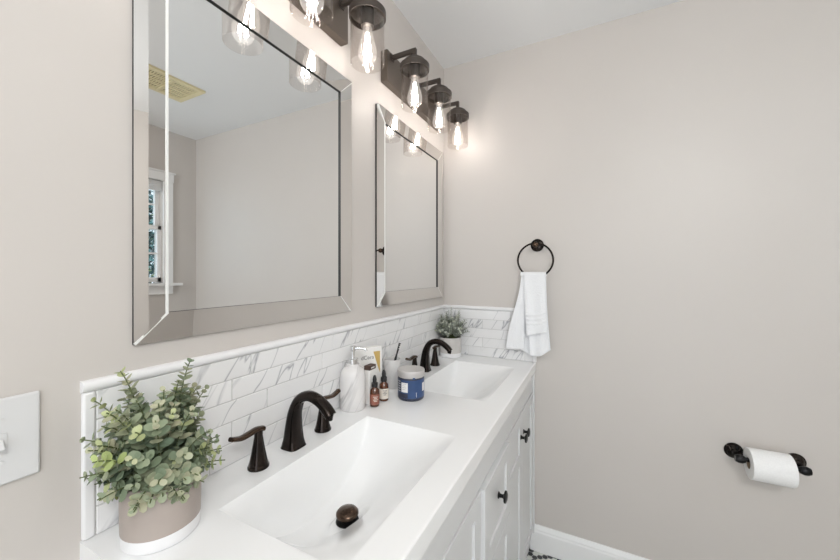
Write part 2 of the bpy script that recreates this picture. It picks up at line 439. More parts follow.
xs = sorted(set(round(v, 5) for v in xs)); ys = sorted(set(round(v, 5) for v in ys))
top = thing('countertop', 'glossy white countertop with two moulded rectangular basins', 'countertop', (0, TY0, ZT-TH))
b = MB(); g = {}
for i, x in enumerate(xs):
    for j, y in enumerate(ys):
        z = TH - depth(x, y)
        e = TX-x
        if e < 0.003: z -= 0.003-math.sqrt(max(0, 0.003**2-(0.003-e)**2))
        g[i, j] = b.bm.verts.new((x, y-TY0, z))
for i in range(len(xs)-1):
    for j in range(len(ys)-1):
        b.face([g[i, j], g[i+1, j], g[i+1, j+1], g[i, j+1]])
# sides and underside skirt
nx_, ny_ = len(xs)-1, len(ys)-1
loop = [g[i, 0] for i in range(nx_+1)]+[g[nx_, j] for j in range(1, ny_+1)]+[g[i, ny_] for i in range(nx_-1, -1, -1)]+[g[0, j] for j in range(ny_-1, 0, -1)]
low = [b.bm.verts.new((v.co.x, v.co.y, 0.0)) for v in loop]
for k in range(len(loop)):
    k2 = (k+1) % len(loop); f = b.face([loop[k2], loop[k], low[k], low[k2]]); f.smooth = False
# underside ring (between the rim and the basin area)
b.keep = True
o = b.build('basin_top', TOP, top)
b = MB()     # thin ledge under the basins so the slab reads solid from below
b.box((0.42, 0.001, 0.0002), (TX-0.002, TY1-TY0-0.001, 0.004)); b.box((0.001, 0.001, 0.0002), (0.115, TY1-TY0-0.001, 0.004)); b.build('underside', TOP, top)

# drain stoppers
def drain(yc, label):
    x = 0.236; z = ZT - depth(x, yc)
    t = thing('drain_stopper', label, 'drain', (x, yc, z), 'pop-up drain stoppers')
    MB().lathe([(0.0, 0.0005), (0.024, 0.0005), (0.026, 0.002), (0.0255, 0.0035), (0.022, 0.004), (0.0, 0.004)], 32).build('flange', BLACK, t)
    MB().lathe([(0.014, 0.003), (0.014, 0.0145), (0.0, 0.0145)], 24).build('stem', BLACK, t)
    MB().lathe([(0.0, 0.014), (0.0235, 0.014), (0.0255, 0.0175), (0.0250, 0.021), (0.021, 0.0255), (0.012, 0.028), (0.0, 0.029)], 32).build('cap', BRONZE_L, t)
drain(SC[0], 'bronze pop-up drain stopper in the nearer basin')
drain(SC[1], 'bronze pop-up drain stopper in the farther basin')

# ------------------------------------------------------------------ vanity cabinet
VX, DX, BX = 0.452, 0.470, 0.4805    # carcass front, door face, drawer face
VY0, VY1 = 0.262, 1.742
vz0 = 0.086; VT = ZT-TH-0.0005; R0 = 0.762
cab = thing('vanity_cabinet', 'white shaker vanity cabinet with doors and drawers and black knobs', 'cabinet', (0.0, VY0, 0))
def cb(x0, y0, z0, x1, y1, z1, bev=0.0015): return ((x0, y0-VY0, z0), (x1, y1-VY0, z1), bev)
b = MB()
b.box(*cb(0.01, VY0, vz0, VX, VY0+0.018, VT)); b.box(*cb(0.01, VY1-0.018, vz0, VX, VY1, VT))
b.box(*cb(0.01, VY0, vz0, VX, VY1, vz0+0.018)); b.box(*cb(0.01, VY0, vz0, 0.018, VY1, VT))
b.box(*cb(0.43, VY0, R0-0.02, VX, VY1, VT)); b.box(*cb(0.43, 0.86, vz0, VX, 0.91, VT)); b.box(*cb(0.43, 1.15, vz0, VX, 1.20, VT))
b.build('body', CAB, cab)
b = MB(); b.box(*cb(VX-0.001, VY0, R0+0.004, DX-0.003, VY1, VT)); b.build('apron', CAB, cab)
b = MB(); b.box(*cb(0.36, VY0, 0, 0.375, VY1, vz0)); b.build('toe_kick', CAB, cab)
for yy in (VY0, VY1-0.05):
    b = MB(); b.box(*cb(0.375, yy, 0.0015, VX, yy+0.05, vz0, 0.002)); b.build('foot', CAB, cab)
b = MB(); b.box(*cb(VX, 1.726, vz0, DX+0.006, VY1, VT)); b.build('filler_strip', CAB, cab)
def knob(parent, x, y, z):
    M = Matrix.Rotation(PI/2, 4, 'Y')
    return MB().lathe([(0.0, 0), (0.0095, 0), (0.0095, 0.002), (0.006, 0.004), (0.005, 0.012), (0.007, 0.016), (0.0165, 0.0185), (0.0175, 0.021), (0.016, 0.024), (0.009, 0.0265), (0.0, 0.027)], 24, M, c=(x, y, z)).build('knob', BLACK, parent)
def front(kind, y0, y1, z0, z1, x0, x1, kn=None, rails=(), w=0.05):
    b = MB(); rc = x1-0.007
    b.box(*cb(x0, y0, z0, rc, y1, z1, 0))
    b.box(*cb(rc-0.001, y0, z0, x1, y0+w, z1, 0.0012)); b.box(*cb(rc-0.001, y1-w, z0, x1, y1, z1, 0.0012))
    b.box(*cb(rc-0.001, y0+w-0.001, z0, x1-0.0002, y1-w+0.001, z0+w, 0.0012)); b.box(*cb(rc-0.001, y0+w-0.001, z1-w, x1-0.0002, y1-w+0.001, z1, 0.0012))
    for r in rails: b.box(*cb(rc-0.001, y0+w-0.001, r-w, x1-0.0002, y1-w+0.001, r, 0.0012))
    d = b.build(kind, CAB, cab)
    if kn: knob(d, x1, kn[0]-VY0, kn[1])
front('door', 0.265, 0.5715, 0.092, R0, VX+0.001, DX, (0.548, 0.69))
front('door', 0.5745, 0.884, 0.092, R0, VX+0.001, DX, (0.598, 0.69))
front('drawer', 0.888, 1.178, 0.530, R0, VX+0.001, BX, (1.025, 0.672), w=0.045)
front('drawer', 0.888, 1.178, 0.312, 0.527, VX+0.001, BX, (1.025, 0.42), w=0.045)
front('drawer', 0.888, 1.178, 0.092, 0.309, VX+0.001, BX, (1.025, 0.20), w=0.045)
front('door', 1.182, 1.451, 0.092, R0, VX+0.001, DX, (1.424, 0.672), rails=(0.606,), w=0.043)
front('door', 1.454, 1.724, 0.092, R0, VX+0.001, DX, (1.481, 0.672), w=0.043)
for d in [x for x in cab.children if x.name.startswith(('door', 'drawer'))]:
    for k in d.children: k['label'] = 'black round knob'

# ------------------------------------------------------------------ faucets
def faucet(yc, label):
    t = thing('faucet', label, 'faucet', (0.068, yc, ZT+0.0002), 'widespread bronze faucets')
    p = smooth_path([(0.0, 0, 0), (0.0, 0, 0.012), (0.001, 0, 0.05), (0.006, 0, 0.088), (0.022, 0, 0.120), (0.050, 0, 0.133), (0.080, 0, 0.128), (0.106, 0, 0.112), (0.120, 0, 0.097)], 5)
    n = len(p); rad = []; sqv = []
    for i in range(n):
        f = i/(n-1)
        if f < 0.12: a, c = lerp(0.0255, 0.0235, f/0.12), lerp(0.0255, 0.023, f/0.12)
        elif f < 0.5: g_ = (f-0.12)/0.38; a, c = lerp(0.0235, 0.0135, g_**0.7), lerp(0.023, 0.0125, g_**0.7)
        else: g_ = (f-0.5)/0.5; a, c = lerp(0.0135, 0.0150, g_), lerp(0.0125, 0.0105, g_)
        rad.append((a, c)); sqv.append(lerp(0.5, 0.85, min(1, f*2)))
    b = MB(); b.tube(p, rad, 28, sq=sqv)
    b.lathe([(0.0, -0.012), (0.0085, -0.012), (0.0085, 0.0)], 18, Matrix.Rotation(math.radians(12), 4, 'Y'), c=(0.117, 0, 0.100))
    b.build('spout', BRONZE, t)
    for sg in (-1, 1):
        y = sg*0.102
        b = MB(); b.lathe([(0.0, 0), (0.0225, 0), (0.0225, 0.004), (0.0205, 0.007), (0.0205, 0.009), (0.0185, 0.014), (0.0145, 0.035), (0.0110, 0.055), (0.0088, 0.070), (0.0090, 0.080), (0.0075, 0.085), (0.0, 0.0865)], 28, c=(0.002, y, 0))
        h = b.build('handle', BRONZE, t)
        q = smooth_path([(0.002, y-sg*0.012, 0.081), (0.002, y+sg*0.004, 0.0845), (0.002, y+sg*0.022, 0.0825), (0.002, y+sg*0.042, 0.081), (0.002, y+sg*0.060, 0.086), (0.002, y+sg*0.067, 0.089)], 4)
        m_ = len(q); rr = [(lerp(0.0055, 0.0045, i/(m_-1)), lerp(0.0090, 0.0085, min(1, i/(m_-1)*1.6)) if i < m_-2 else 0.006) for i in range(m_)]
        MB().tube(q, rr, 16, up=Vector((0, 0, 1)), sq=0.8).build('lever', BRONZE_L, h)
    return t
faucet(0.628, 'dark bronze faucet with two levers behind the nearer basin')
faucet(1.372, 'dark bronze faucet with two levers behind the farther basin, near the corner')

# ------------------------------------------------------------------ wall mirrors
def wall_mirror(y0, label, ang):
    w, h, f = 0.61, 0.762, 0.0535; z0 = 1.2035
    t = thing('wall_mirror', label, 'mirror', (0, y0, z0), 'rectangular wall mirrors over the basins')
    MB().box((0.0004, 0.0, 0.0), (0.0028, w, h)).build('backing', DARK, t)
    MB().box((0.0029, f-0.001, f-0.001), (0.0048, w-f+0.001, h-f+0.001)).build('glass_pane', MIRROR, t)
    # four mitred mirror strips, each set at a slightly different tilt
    d = 0.0100; g = 0.0009
    strips = {'left': [(0, 0), (f, f), (f, h-f), (0, h)], 'right': [(w, 0), (w, h), (w-f, h-f), (w-f, f)],
              'top': [(0, h), (f, h-f), (w-f, h-f), (w, h)], 'bottom': [(0, 0), (w, 0), (w-f, f), (f, f)]}
    for nm, poly in strips.items():
        cy = sum(p[0] for p in poly)/4; cz = sum(p[1] for p in poly)/4
        tilt, wb = ang[nm]
        def out(p):    # distance from inner edge (0) to outer edge (f)
            return {'left': f-p[0], 'right': p[0]-(w-f), 'top': p[1]-(h-f), 'bottom': f-p[1]}[nm]
        b = MB(); base = []; topv = []
        for p in poly:
            py = cy+(p[0]-cy)*(1-g/0.3) ; pz = cz+(p[1]-cz)*(1-g/0.3)
            o_ = out(p)
            base.append(b.bm.verts.new((0.0029, p[0], p[1])))
            # inner vertices sit at d, outer ones rise or fall with the tilt
            topv.append((d + math.tan(math.radians(tilt))*o_, p[0], p[1], o_))
        tv = [b.bm.verts.new((x, y, z)) for x, y, z, _ in topv]
        if wb:   # wide outer bevel
            inner = [i for i in range(4) if topv[i][3] < f/2]; outer = [i for i in range(4) if topv[i][3] > f/2]
            mid = {}
            for i in outer:
                j = [k for k in inner if abs(k-i) == 1 or abs(k-i) == 3][0]
                k_ = wb/f; P0 = Vector(topv[i][:3]); P1 = Vector(topv[j][:3]); M_ = P0.lerp(P1, k_)
                mid[i] = b.bm.verts.new(M_); tv[i].co.x = M_.x - wb*math.tan(math.radians(12))
            o0, o1 = outer; i0 = [k for k in inner if abs(k-o0) in (1, 3)][0]; i1 = [k for k in inner if abs(k-o1) in (1, 3)][0]
            b.face([mid[o0], tv[i0], tv[i1], mid[o1]], 0); b.face([tv[o0], mid[o0], mid[o1], tv[o1]], 0)
            for i in range(4):
                j = (i+1) % 4; 
                if {i, j} == {o0, i0}: b.face([base[i], base[j], tv[i0] if j == i0 else tv[o0], mid[o0], tv[o0] if j == i0 else tv[i0]], 2)
                elif {i, j} == {o1, i1}: b.face([base[i], base[j], tv[i1] if j == i1 else tv[o1], mid[o1], tv[o1] if j == i1 else tv[i1]], 2)
                else: b.face([base[i], base[j], tv[j], tv[i]], 2)
        else:
            b.face(tv, 0)
            for i in range(4): j = (i+1) % 4; b.face([base[i], base[j], tv[j], tv[i]], 2)
        b.face(list(reversed(base)), 2)
        for k in b.bm.faces: k.smooth = False
        fs_ = b.build('frame_strip', [STRIP, EDGE_GLEAM, DARK], t)
        for k in fs_.data.polygons: k.use_smooth = False
    # glass edges, bright gleam painted as plain white: left inner edge, four mitre joints
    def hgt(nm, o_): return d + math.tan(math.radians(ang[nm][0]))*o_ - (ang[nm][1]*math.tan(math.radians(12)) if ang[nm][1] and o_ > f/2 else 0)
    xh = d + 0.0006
    MB().box((0.0050, f-0.0045, f-0.001), (xh, f+0.0004, h-f+0.001)).build('edge_highlight', EDGE_GLEAM, t)
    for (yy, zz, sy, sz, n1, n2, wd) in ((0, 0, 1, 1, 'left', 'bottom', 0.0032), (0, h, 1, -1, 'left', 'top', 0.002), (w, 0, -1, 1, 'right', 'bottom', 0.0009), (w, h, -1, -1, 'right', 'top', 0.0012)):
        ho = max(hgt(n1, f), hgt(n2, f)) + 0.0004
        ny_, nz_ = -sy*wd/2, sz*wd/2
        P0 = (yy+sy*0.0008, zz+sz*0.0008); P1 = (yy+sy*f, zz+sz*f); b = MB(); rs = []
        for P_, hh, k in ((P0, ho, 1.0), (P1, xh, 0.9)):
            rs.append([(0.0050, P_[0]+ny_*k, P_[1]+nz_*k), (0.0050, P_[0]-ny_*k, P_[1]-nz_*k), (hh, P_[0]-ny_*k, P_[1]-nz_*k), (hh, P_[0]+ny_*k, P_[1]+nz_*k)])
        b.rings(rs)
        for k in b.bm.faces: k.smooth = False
        b.build('edge_highlight', EDGE_GLEAM, t)
    return t
A1 = {'left': (-0.15, 0.021), 'right': (1.2, 0), 'top': (4.5, 0), 'bottom': (-3.0, 0)}
A2 = {'left': (-3.0, 0), 'right': (1.2, 0), 'top': (4.5, 0), 'bottom': (1.5, 0)}
wall_mirror(0.3205, 'large wall mirror with slanted silver frame above the nearer basin', A1)
wall_mirror(1.086, 'wall mirror with slanted silver frame above the farther basin, near the corner', A2)

# ------------------------------------------------------------------ vanity lights
def vanity_light(yc, label):
    t = thing('vanity_light', label, 'wall light', (0, yc, 2.125), 'three-lamp bronze vanity lights')
    MB().box((0.0003, -0.262, -0.06), (0.03, 0.262, 0.06), 0.0012).build('wall_plate', FIXT, t)
    for k in (-1, 0, 1):
        y = k*0.2275; X = 0.130
        b = MB(); b.box((0.0295, y-0.007, 0.036), (X+0.007, y+0.007, 0.051), 0.0012); b.box((X-0.007, y-0.007, 0.0085), (X+0.007, y+0.007, 0.036), 0.0012)
        b.box((0.0295, y-0.012, 0.031), (0.034, y+0.012, 0.056), 0.001); arm = b.build('arm', FIXT_D, t)
        b = MB(); b.lathe([(0.0515, -0.033), (0.0550, -0.033), (0.0555, -0.014), (0.0540, -0.012), (0.0445, -0.0105), (0.0440, -0.003), (0.0400, 0.003), (0.034, 0.005), (0.031, 0.0095), (0.0, 0.0095)], 40, cap0=False, c=(X, y, 0))
        b.lathe([(0.0515, -0.033), (0.0515, -0.018), (0.044, -0.012), (0.030, -0.006), (0.0, -0.006)], 40, cap0=False, c=(X, y, 0)).build('lamp_cap', FIXT_D, t)
        MB().lathe([(0.0, -0.007), (0.0195, -0.007), (0.0195, -0.058), (0.0165, -0.060), (0.0, -0.060)], 28, c=(X, y, 0)).build('socket', FIXT_D, t)
        MB().lathe([(0.0485, -0.030), (0.0485, -0.168), (0.0495, -0.170), (0.0505, -0.168), (0.0505, -0.030)], 48, cap0=False, cap1=False, c=(X, y, 0)).build('glass_shade', GLASS, t)
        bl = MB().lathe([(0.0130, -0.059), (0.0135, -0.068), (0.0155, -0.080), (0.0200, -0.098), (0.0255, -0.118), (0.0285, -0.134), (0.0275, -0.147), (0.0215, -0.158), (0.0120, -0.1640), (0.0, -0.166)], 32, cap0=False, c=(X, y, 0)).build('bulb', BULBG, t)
        b = MB(); b.mi = 0
        for q in range(6):
            a = q*2*PI/6; r0, r1 = 0.004, 0.0125
            b.tube([(X+r0*math.cos(a), y+r0*math.sin(a), -0.078), (X+r1*math.cos(a), y+r1*math.sin(a), -0.142)], 0.0014, 6)
        b.build('filament', FIL, bl)
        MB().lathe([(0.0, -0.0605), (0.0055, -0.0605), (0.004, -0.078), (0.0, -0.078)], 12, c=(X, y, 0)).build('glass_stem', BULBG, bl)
    return t
vanity_light(0.627, 'bronze three-lamp vanity light over the larger nearer mirror')
vanity_light(1.385, 'bronze three-lamp vanity light over the farther mirror by the corner')

# ------------------------------------------------------------------ potted plants
def leaf(b, tones, p, d, up, size, tone, cup=0.25, asp=0.85):
    d = d.normalized(); side = d.cross(up)
    if side.length < 1e-3: side = d.orthogonal()
    side.normalize(); nrm = side.cross(d).normalized()
    n = 8; c = b.bm.verts.new(p + d*size*0.9)
    ring = []
    for k in range(n):
        a = 2*PI*k/n + PI/n; r = size*(1.0 + 0.08*math.cos(a))
        ring.append(b.bm.verts.new(p + d*(size*0.95 + r*math.cos(a)) + side*(r*asp*math.sin(a)) + nrm*(cup*size*(0.6+0.4*abs(math.sin(a))))))
    for k in range(n):
        b.face([c, ring[k], ring[(k+1) % n]]); tones.append(tone)
def pot_and_soil(t, m):
    MB().lathe([(0.0, 0), (0.0505, 0), (0.0535, 0.003), (0.0545, 0.022), (0.0, 0.022)], 48).build('pot_base', POTW, t)
    MB().lathe([(0.0, 0.0222), (0.0545, 0.0222), (0.0552, 0.06), (0.0550, 0.098), (0.0540, 0.100), (0.0505, 0.099), (0.0500, 0.085), (0.0, 0.085)], 48).build('pot', m, t)
    b = MB(); b.lathe([(0.0, 0.0852), (0.0495, 0.0852), (0.0495, 0.090), (0.03, 0.092), (0.0, 0.093)], 24); b.build('soil', SOIL, t)
def big_plant():
    random.seed(23)
    L0 = Vector((0.094, 0.322, ZT+0.0003))
    t = thing('potted_eucalyptus', 'bushy eucalyptus in a beige pot with white base beside the nearer basin', 'plant', L0)
    pot_and_soil(t, POT)
    b = MB(); s = MB(); tones = []
    tips = [(-0.03, -0.045, 0.275), (0.0, 0.045, 0.275), (0.02, -0.10, 0.15), (0.02, -0.09, 0.11), (0.045, 0.085, 0.14), (0.06, 0.075, 0.10), (-0.03, 0.085, 0.19), (0.05, -0.06, 0.20), (0.10, 0.0, 0.12), (0.09, -0.05, 0.13)]
    for k in range(88):
        a = random.uniform(0, 2*PI); r = 0.108*math.sqrt(random.random()); h = random.uniform(0.13, 0.262)-r*0.28
        tips.append((r*math.cos(a)*0.85, r*math.sin(a)*1.02, h))
    for k in range(22):
        a = random.uniform(0, 2*PI); r = random.uniform(0.05, 0.095)
        tips.append((r*math.cos(a)*0.85, r*math.sin(a), random.uniform(0.095, 0.14)))
    for k in range(16):
        a = random.uniform(-2.4, 0.5); r = random.uniform(0.062, 0.078)
        tips.append((r*math.cos(a), r*math.sin(a), random.uniform(0.072, 0.10)))
    for ti, tp in enumerate(tips):
        tp = Vector(tp)
        tp.x = max(tp.x, -0.068); tp.y = min(tp.y, 0.07) if tp.z < 0.2 else min(tp.y, 0.085)
        base = Vector((tp.x*0.25, tp.y*0.25, 0.09)).xy.to_3d(); base.z = 0.09
        ctrl = Vector((tp.x*0.55, tp.y*0.55, lerp(0.09, tp.z, 0.72)+0.01))
        P = lambda u: base*(1-u)**2 + ctrl*2*u*(1-u) + tp*u*u
        s.tube([P(i/8) for i in range(9)], 0.0009, 5)
        n = max(5, int((tp-base).length/0.0125))
        ph = random.uniform(0, PI)
        for i in range(n):
            u = (i+1.2)/(n+1)
            if u < 0.22: continue
            p = P(u); dr = (P(min(1, u+0.03))-P(u-0.03)).normalized()
            o1 = dr.orthogonal().normalized(); o1 = Matrix.Rotation(ph + i*PI/2*1.05, 3, dr) @ o1
            sz = lerp(0.0105, 0.0042, max(0, (u-0.45)/0.55)**1.2)*random.uniform(0.8, 1.15)
            tone = min(0.9, max(0, random.gauss(0.42+0.5*(u-0.5)+(0.18 if ti % 3 == 0 else 0), 0.15)))
            if ti % 29 == 5 and u > 0.6: tone = 0.97
            for sg in (-1, 1):
                dd = (o1*sg + dr*random.uniform(0.25, 0.8)).normalized()
                q = p + dd*0.001
                if L0.x+q.x+dd.x*sz*2 < 0.012: continue
                leaf(b, tones, q, dd, dr, sz, tone, 0.3)
    s.build('stems', STEM, t)
    b.keep = True; o = b.build('foliage', LEAF, t); set_tone(o, tones)
big_plant()
def small_plant():
    random.seed(3)
    L0 = Vector((0.068, 1.672, ZT+0.0003))
    t = thing('potted_boxwood', 'small dusty green leafy plant in a pale grey pot in the corner', 'plant', L0)
    pot_and_soil(t, POT2)
    b = MB(); s = MB(); tones = []
    for k in range(115):
        a = random.uniform(0, 2*PI); r = 0.088*math.sqrt(random.random()); h = 0.115+random.uniform(0.2, 1)*0.125*math.sqrt(max(0.15, 1-(r/0.1)**2))
        if k < 4: r, a, h = (0.06, 0.05, 0.065, 0.03)[k], (-0.6, 0.9, 4.5, 5.2)[k], (0.21, 0.235, 0.20, 0.25)[k]
        tp = Vector((max(-0.046, r*math.cos(a)*1.05), min(0.048, r*math.sin(a)*1.05), h)); base = Vector((tp.x*0.3, tp.y*0.3, 0.09))
        s.tube([base, base.lerp(tp, 0.5)+Vector((0, 0, 0.01)), tp], 0.0008, 4)
        for i in range(11):
            u = 0.3+0.7*i/10; p = base.lerp(tp, u)+Vector((0, 0, 0.01))*4*u*(1-u)
            dr = (tp-base).normalized(); o1 = Matrix.Rotation(i*1.4+k, 3, dr) @ dr.orthogonal().normalized()
            for sg in (-1, 1):
                leaf(b, tones, p, (o1*sg*1.2+dr*0.25+Vector((0.15, -0.2, 0))), dr, random.uniform(0.0042, 0.0062), min(0.88, max(0, random.gauss(0.5, 0.25))), 0.25, 0.8)
    s.build('stems', STEM, t)
    b.keep = True; o = b.build('foliage', LEAF2, t); set_tone(o, tones)
small_plant()

# ------------------------------------------------------------------ toiletries between the basins
Z = ZT+0.0003
t = thing('soap_dispenser', 'round-shouldered marbled white soap dispenser with chrome pump', 'soap dispenser', (0.048, 0.890, Z))
MB().lathe([(0.0, 0), (0.037, 0), (0.040, 0.004), (0.0405, 0.05), (0.0400, 0.102), (0.0385, 0.114), (0.033, 0.125), (0.024, 0.1315), (0.021, 0.134), (0.021, 0.142), (0.0, 0.142)], 40).build('bottle', CMARBLE, t)
p = MB(); p.lathe([(0.0, 0.142), (0.0175, 0.142), (0.0175, 0.158), (0.015, 0.160), (0.0, 0.160)], 28); p.lathe([(0.0, 0.159), (0.0065, 0.159), (0.0065, 0.186), (0.0, 0.186)], 16)
p.lathe([(0.0, 0.182), (0.0095, 0.182), (0.0095, 0.196), (0.007, 0.198), (0.0, 0.198)], 20)
p.tube([(0.0, 0.0, 0.190), (0.02, 0.01, 0.191), (0.036, 0.017, 0.188), (0.040, 0.019, 0.182)], [0.0052, 0.0048, 0.0042, 0.0036], 12); p.build('pump', CHROME, t)

t = thing('skincare_carton', 'tall white skincare carton with gold mark standing before the tile', 'box', (0.024, 0.931, Z), rz=math.radians(-30))
MB().box((-0.016, 0.0, 0.0), (0.0, 0.100, 0.176), 0.0008).build('carton', CARD, t)
MY = Matrix.Rotation(PI/2, 4, 'Z') @ Matrix.Rotation(PI/2, 4, 'X')
text_mesh('lettering', 'dCera', 0.019, INK, t, Matrix.Translation((0.0003, 0.046, 0.142)) @ MY)
b = MB(); rs = [[(x_, 0.068, 0.160), (x_, 0.093, 0.160), (x_, 0.093, 0.085), (x_, 0.087, 0.100)] for x_ in (0.0001, 0.0005)]; b.rings(rs); b.build('gold_mark', GOLD, t)
b = MB()
for k in range(4): b.box((-0.0001, 0.030, 0.112-k*0.006), (0.0004, 0.066-k*0.004, 0.1135-k*0.006))
b.build('small_print', mat('faint_print', (0.5, 0.5, 0.5), 0.6), t)

t = thing('lotion_tube', 'small white tube with a dark brown cap band between dispenser and bottles', 'tube', (0.064, 0.952, Z), rz=0)
b = MB(); b.box((0.0, -0.022, 0.0), (0.020, 0.012, 0.124), 0.004, 3); b.build('tube_body', CARD, t)
b = MB(); b.box((-0.001, -0.023, 0.113), (0.0215, 0.013, 0.127), 0.001); bb = b.build('cap', BROWN, t); bb['label'] = 'dark brown cap'
b = MB(); b.box((0.0212, -0.015, 0.118), (0.0219, 0.004, 0.122)); b.build('cap_print', CARD, bb)

def dropper(x, y, s, label, lab, name='dropper_bottle'):
    t = thing(name, label, 'bottle', (x, y, Z), 'amber dropper bottles')
    MB().lathe([(0.0, 0), (0.0135, 0), (0.0152, 0.002), (0.0152, 0.046), (0.0140, 0.053), (0.0085, 0.059), (0.0080, 0.062), (0.0, 0.062)], 32).build('bottle', AMBER, t)
    MB().lathe([(0.0153, 0.008), (0.0155, 0.0085), (0.0155, 0.040), (0.0153, 0.0405)], 32, cap0=False, cap1=False).build('paper_label', lab, t)
    MB().lathe([(0.0, 0.062), (0.0100, 0.062), (0.0100, 0.075), (0.0070, 0.077), (0.0, 0.077)], 24).build('collar', RUBBER, t)
    MB().lathe([(0.0, 0.077), (0.0062, 0.077), (0.0066, 0.086), (0.0050, 0.094), (0.0030, 0.099), (0.0, 0.100)], 20).build('rubber_bulb', RUBBER, t)
    t.scale = (s, s, s); return t
def print_lines(t, col, r, z0, n, a0, w):
    b = MB()
    for k in range(n):
        z = z0-k*0.0045; ww = w*(1.0 if k % 2 == 0 else 0.65)
        pts = [[(r*math.cos(a0+ww*(i/8-0.5)), r*math.sin(a0+ww*(i/8-0.5)), zz) for i in range(9)] for zz in (z, z+0.002)]
        b.rings(pts, False, False, closed=False)
    b.build('print', col, t)
d1 = dropper(0.100, 0.936, 1.0, 'amber dropper bottle with rust coloured label, nearest the dispenser', REDLAB)
print_lines([c for c in d1.children if c.name.startswith('paper_label')][0], CREAMLAB, 0.0157, 0.032, 4, -0.75, 1.1)
d2 = dropper(0.099, 0.992, 1.04, 'amber dropper bottle with cream label, behind the rust-labelled one', CREAMLAB)
print_lines([c for c in d2.children if c.name.startswith('paper_label')][0], INK, 0.0157, 0.034, 4, -0.75, 0.9)

t = thing('tumbler', 'pale stone tumbler holding a toothbrush, beside the carton', 'cup', (0.052, 1.122, Z))
MB().lathe([(0.0, 0), (0.0275, 0), (0.0285, 0.003), (0.0330, 0.105), (0.0320, 0.1065), (0.0300, 0.105), (0.0262, 0.008), (0.0, 0.007)], 36).build('cup', CUPM, t)
tb = thing('toothbrush', 'black toothbrush leaning in the pale tumbler', 'toothbrush', (0.044, 1.108, Z+0.009))
P0, P1 = Vector((0, 0, 0.003)), Vector((0.020, 0.052, 0.150)); d = (P1-P0)
MB().tube([P0, P0+d*0.3, P0+d*0.62, P0+d*0.75, P0+d*0.85, P1], [0.0045, 0.0055, 0.0045, 0.0030, 0.0040, 0.0045], 12).build('handle', RUBBER, tb)
b = MB(); 
for k in range(3):
    for j in range(2): 
        q = P0+d*(0.87+0.045*k); b.tube([q, q+Vector((0.0075, -0.001+0.004*j-0.002, -0.001))], 0.0020, 8)
b.build('bristles', CARD, tb)

t = thing('cream_jar', 'wide blue jar with grey lid in front of the tumbler', 'jar', (0.168, 1.058, Z))
MB().lathe([(0.0, 0), (0.0425, 0), (0.0450, 0.003), (0.0455, 0.008), (0.0455, 0.072), (0.0430, 0.076), (0.0, 0.076)], 48).build('jar_body', NAVY, t)
MB().lathe([(0.0456, 0.010), (0.0459, 0.0102), (0.0459, 0.0700), (0.0456, 0.0702)], 48, cap0=False, cap1=False).build('label_band', BLUE, t)
MB().lathe([(0.0, 0.0762), (0.0455, 0.0762), (0.0468, 0.078), (0.0470, 0.095), (0.0455, 0.0985), (0.0405, 0.0990), (0.0, 0.0985)], 48).build('lid', LID, t)
def patch(name, m, r, a0, a1, z0, z1, n=8, parent=None):
    b = MB(); b.rings([[(r*math.cos(lerp(a0, a1, i/n)), r*math.sin(lerp(a0, a1, i/n)), z) for i in range(n+1)] for z in (z0, z1)], False, False, closed=False)
    return b.build(name, m, parent)
AC = math.atan2(-1.058, 0.57)       # direction of the jar's visible face
patch('label_panel', CARD, 0.0461, AC-0.78, AC-0.24, 0.030, 0.062, parent=t)
patch('label_dark_band', NAVY, 0.0460, AC-1.2, AC-0.24, 0.011, 0.026, parent=t)  # darker navy areas of the label
patch('label_dark_band', NAVY, 0.0460, AC-1.4, AC-0.82, 0.028, 0.069, parent=t)
b = MB()
for k in range(4): 
    z = 0.057-k*0.006; rr = 0.0463
    b.rings([[(rr*math.cos(lerp(AC-0.70, AC-0.34-0.08*(k % 2), i/6)), rr*math.sin(lerp(AC-0.70, AC-0.34-0.08*(k % 2), i/6)), zz) for i in range(7)] for zz in (z, z+0.0016)], False, False, closed=False)
for k in range(5):
    z = 0.062-k*0.008; rr = 0.0463
    b.rings([[(rr*math.cos(lerp(AC-1.25, AC-0.88, i/6)), rr*math.sin(lerp(AC-1.25, AC-0.88, i/6)), zz) for i in range(7)] for zz in (z, z+0.004)], False, False, closed=False)
b.build('label_print', mat('label_grey_print', (0.45, 0.47, 0.52), 0.5), t)
patch('label_emblem', CARD, 0.0462, AC+0.95, AC+1.25, 0.030, 0.058, parent=t)
patch('label_stripe', CARD, 0.0462, AC+0.38, AC+0.41, 0.014, 0.030, parent=t)
patch('lid_tab', BLUE, 0.0472, AC+0.12, AC+0.30, 0.074, 0.080, parent=t)

# ------------------------------------------------------------------ towel ring and towel
RC = Vector((0.485, 1.692, 1.395)); RR = 0.079
t = thing('towel_ring', 'dark bronze towel ring on the beige back wall', 'towel ring', (0.487, BY, 1.463))
MYm = Matrix.Rotation(PI/2, 4, 'X')
o = MB().lathe([(0.0, 0.0003), (0.030, 0.0003), (0.0305, 0.003), (0.027, 0.006), (0.0255, 0.006), (0.024, 0.010), (0.017, 0.013), (0.0, 0.0135)], 36, MYm).build('rosette', BRONZE, t)
b = MB(); b.lathe([(0.011, 0.012), (0.009, 0.025), (0.0085, 0.04), (0.0125, 0.046), (0.014, 0.053), (0.0125, 0.060), (0.006, 0.064), (0.0, 0.065)], 24, MYm); b.build('post', BRONZE_L, t)
b = MB(); pts = []; n = 56
rs = []
for i in range(n):
    a = 2*PI*i/n; c = Vector((RR*math.cos(a)-0.002, -0.053, -0.073+RR*math.sin(a))); rad_ = Vector((math.cos(a), 0, math.sin(a)))
    rs.append([c + rad_*0.0045*math.cos(q*PI/5) + Vector((0, 1, 0))*0.0045*math.sin(q*PI/5) for q in range(10)])
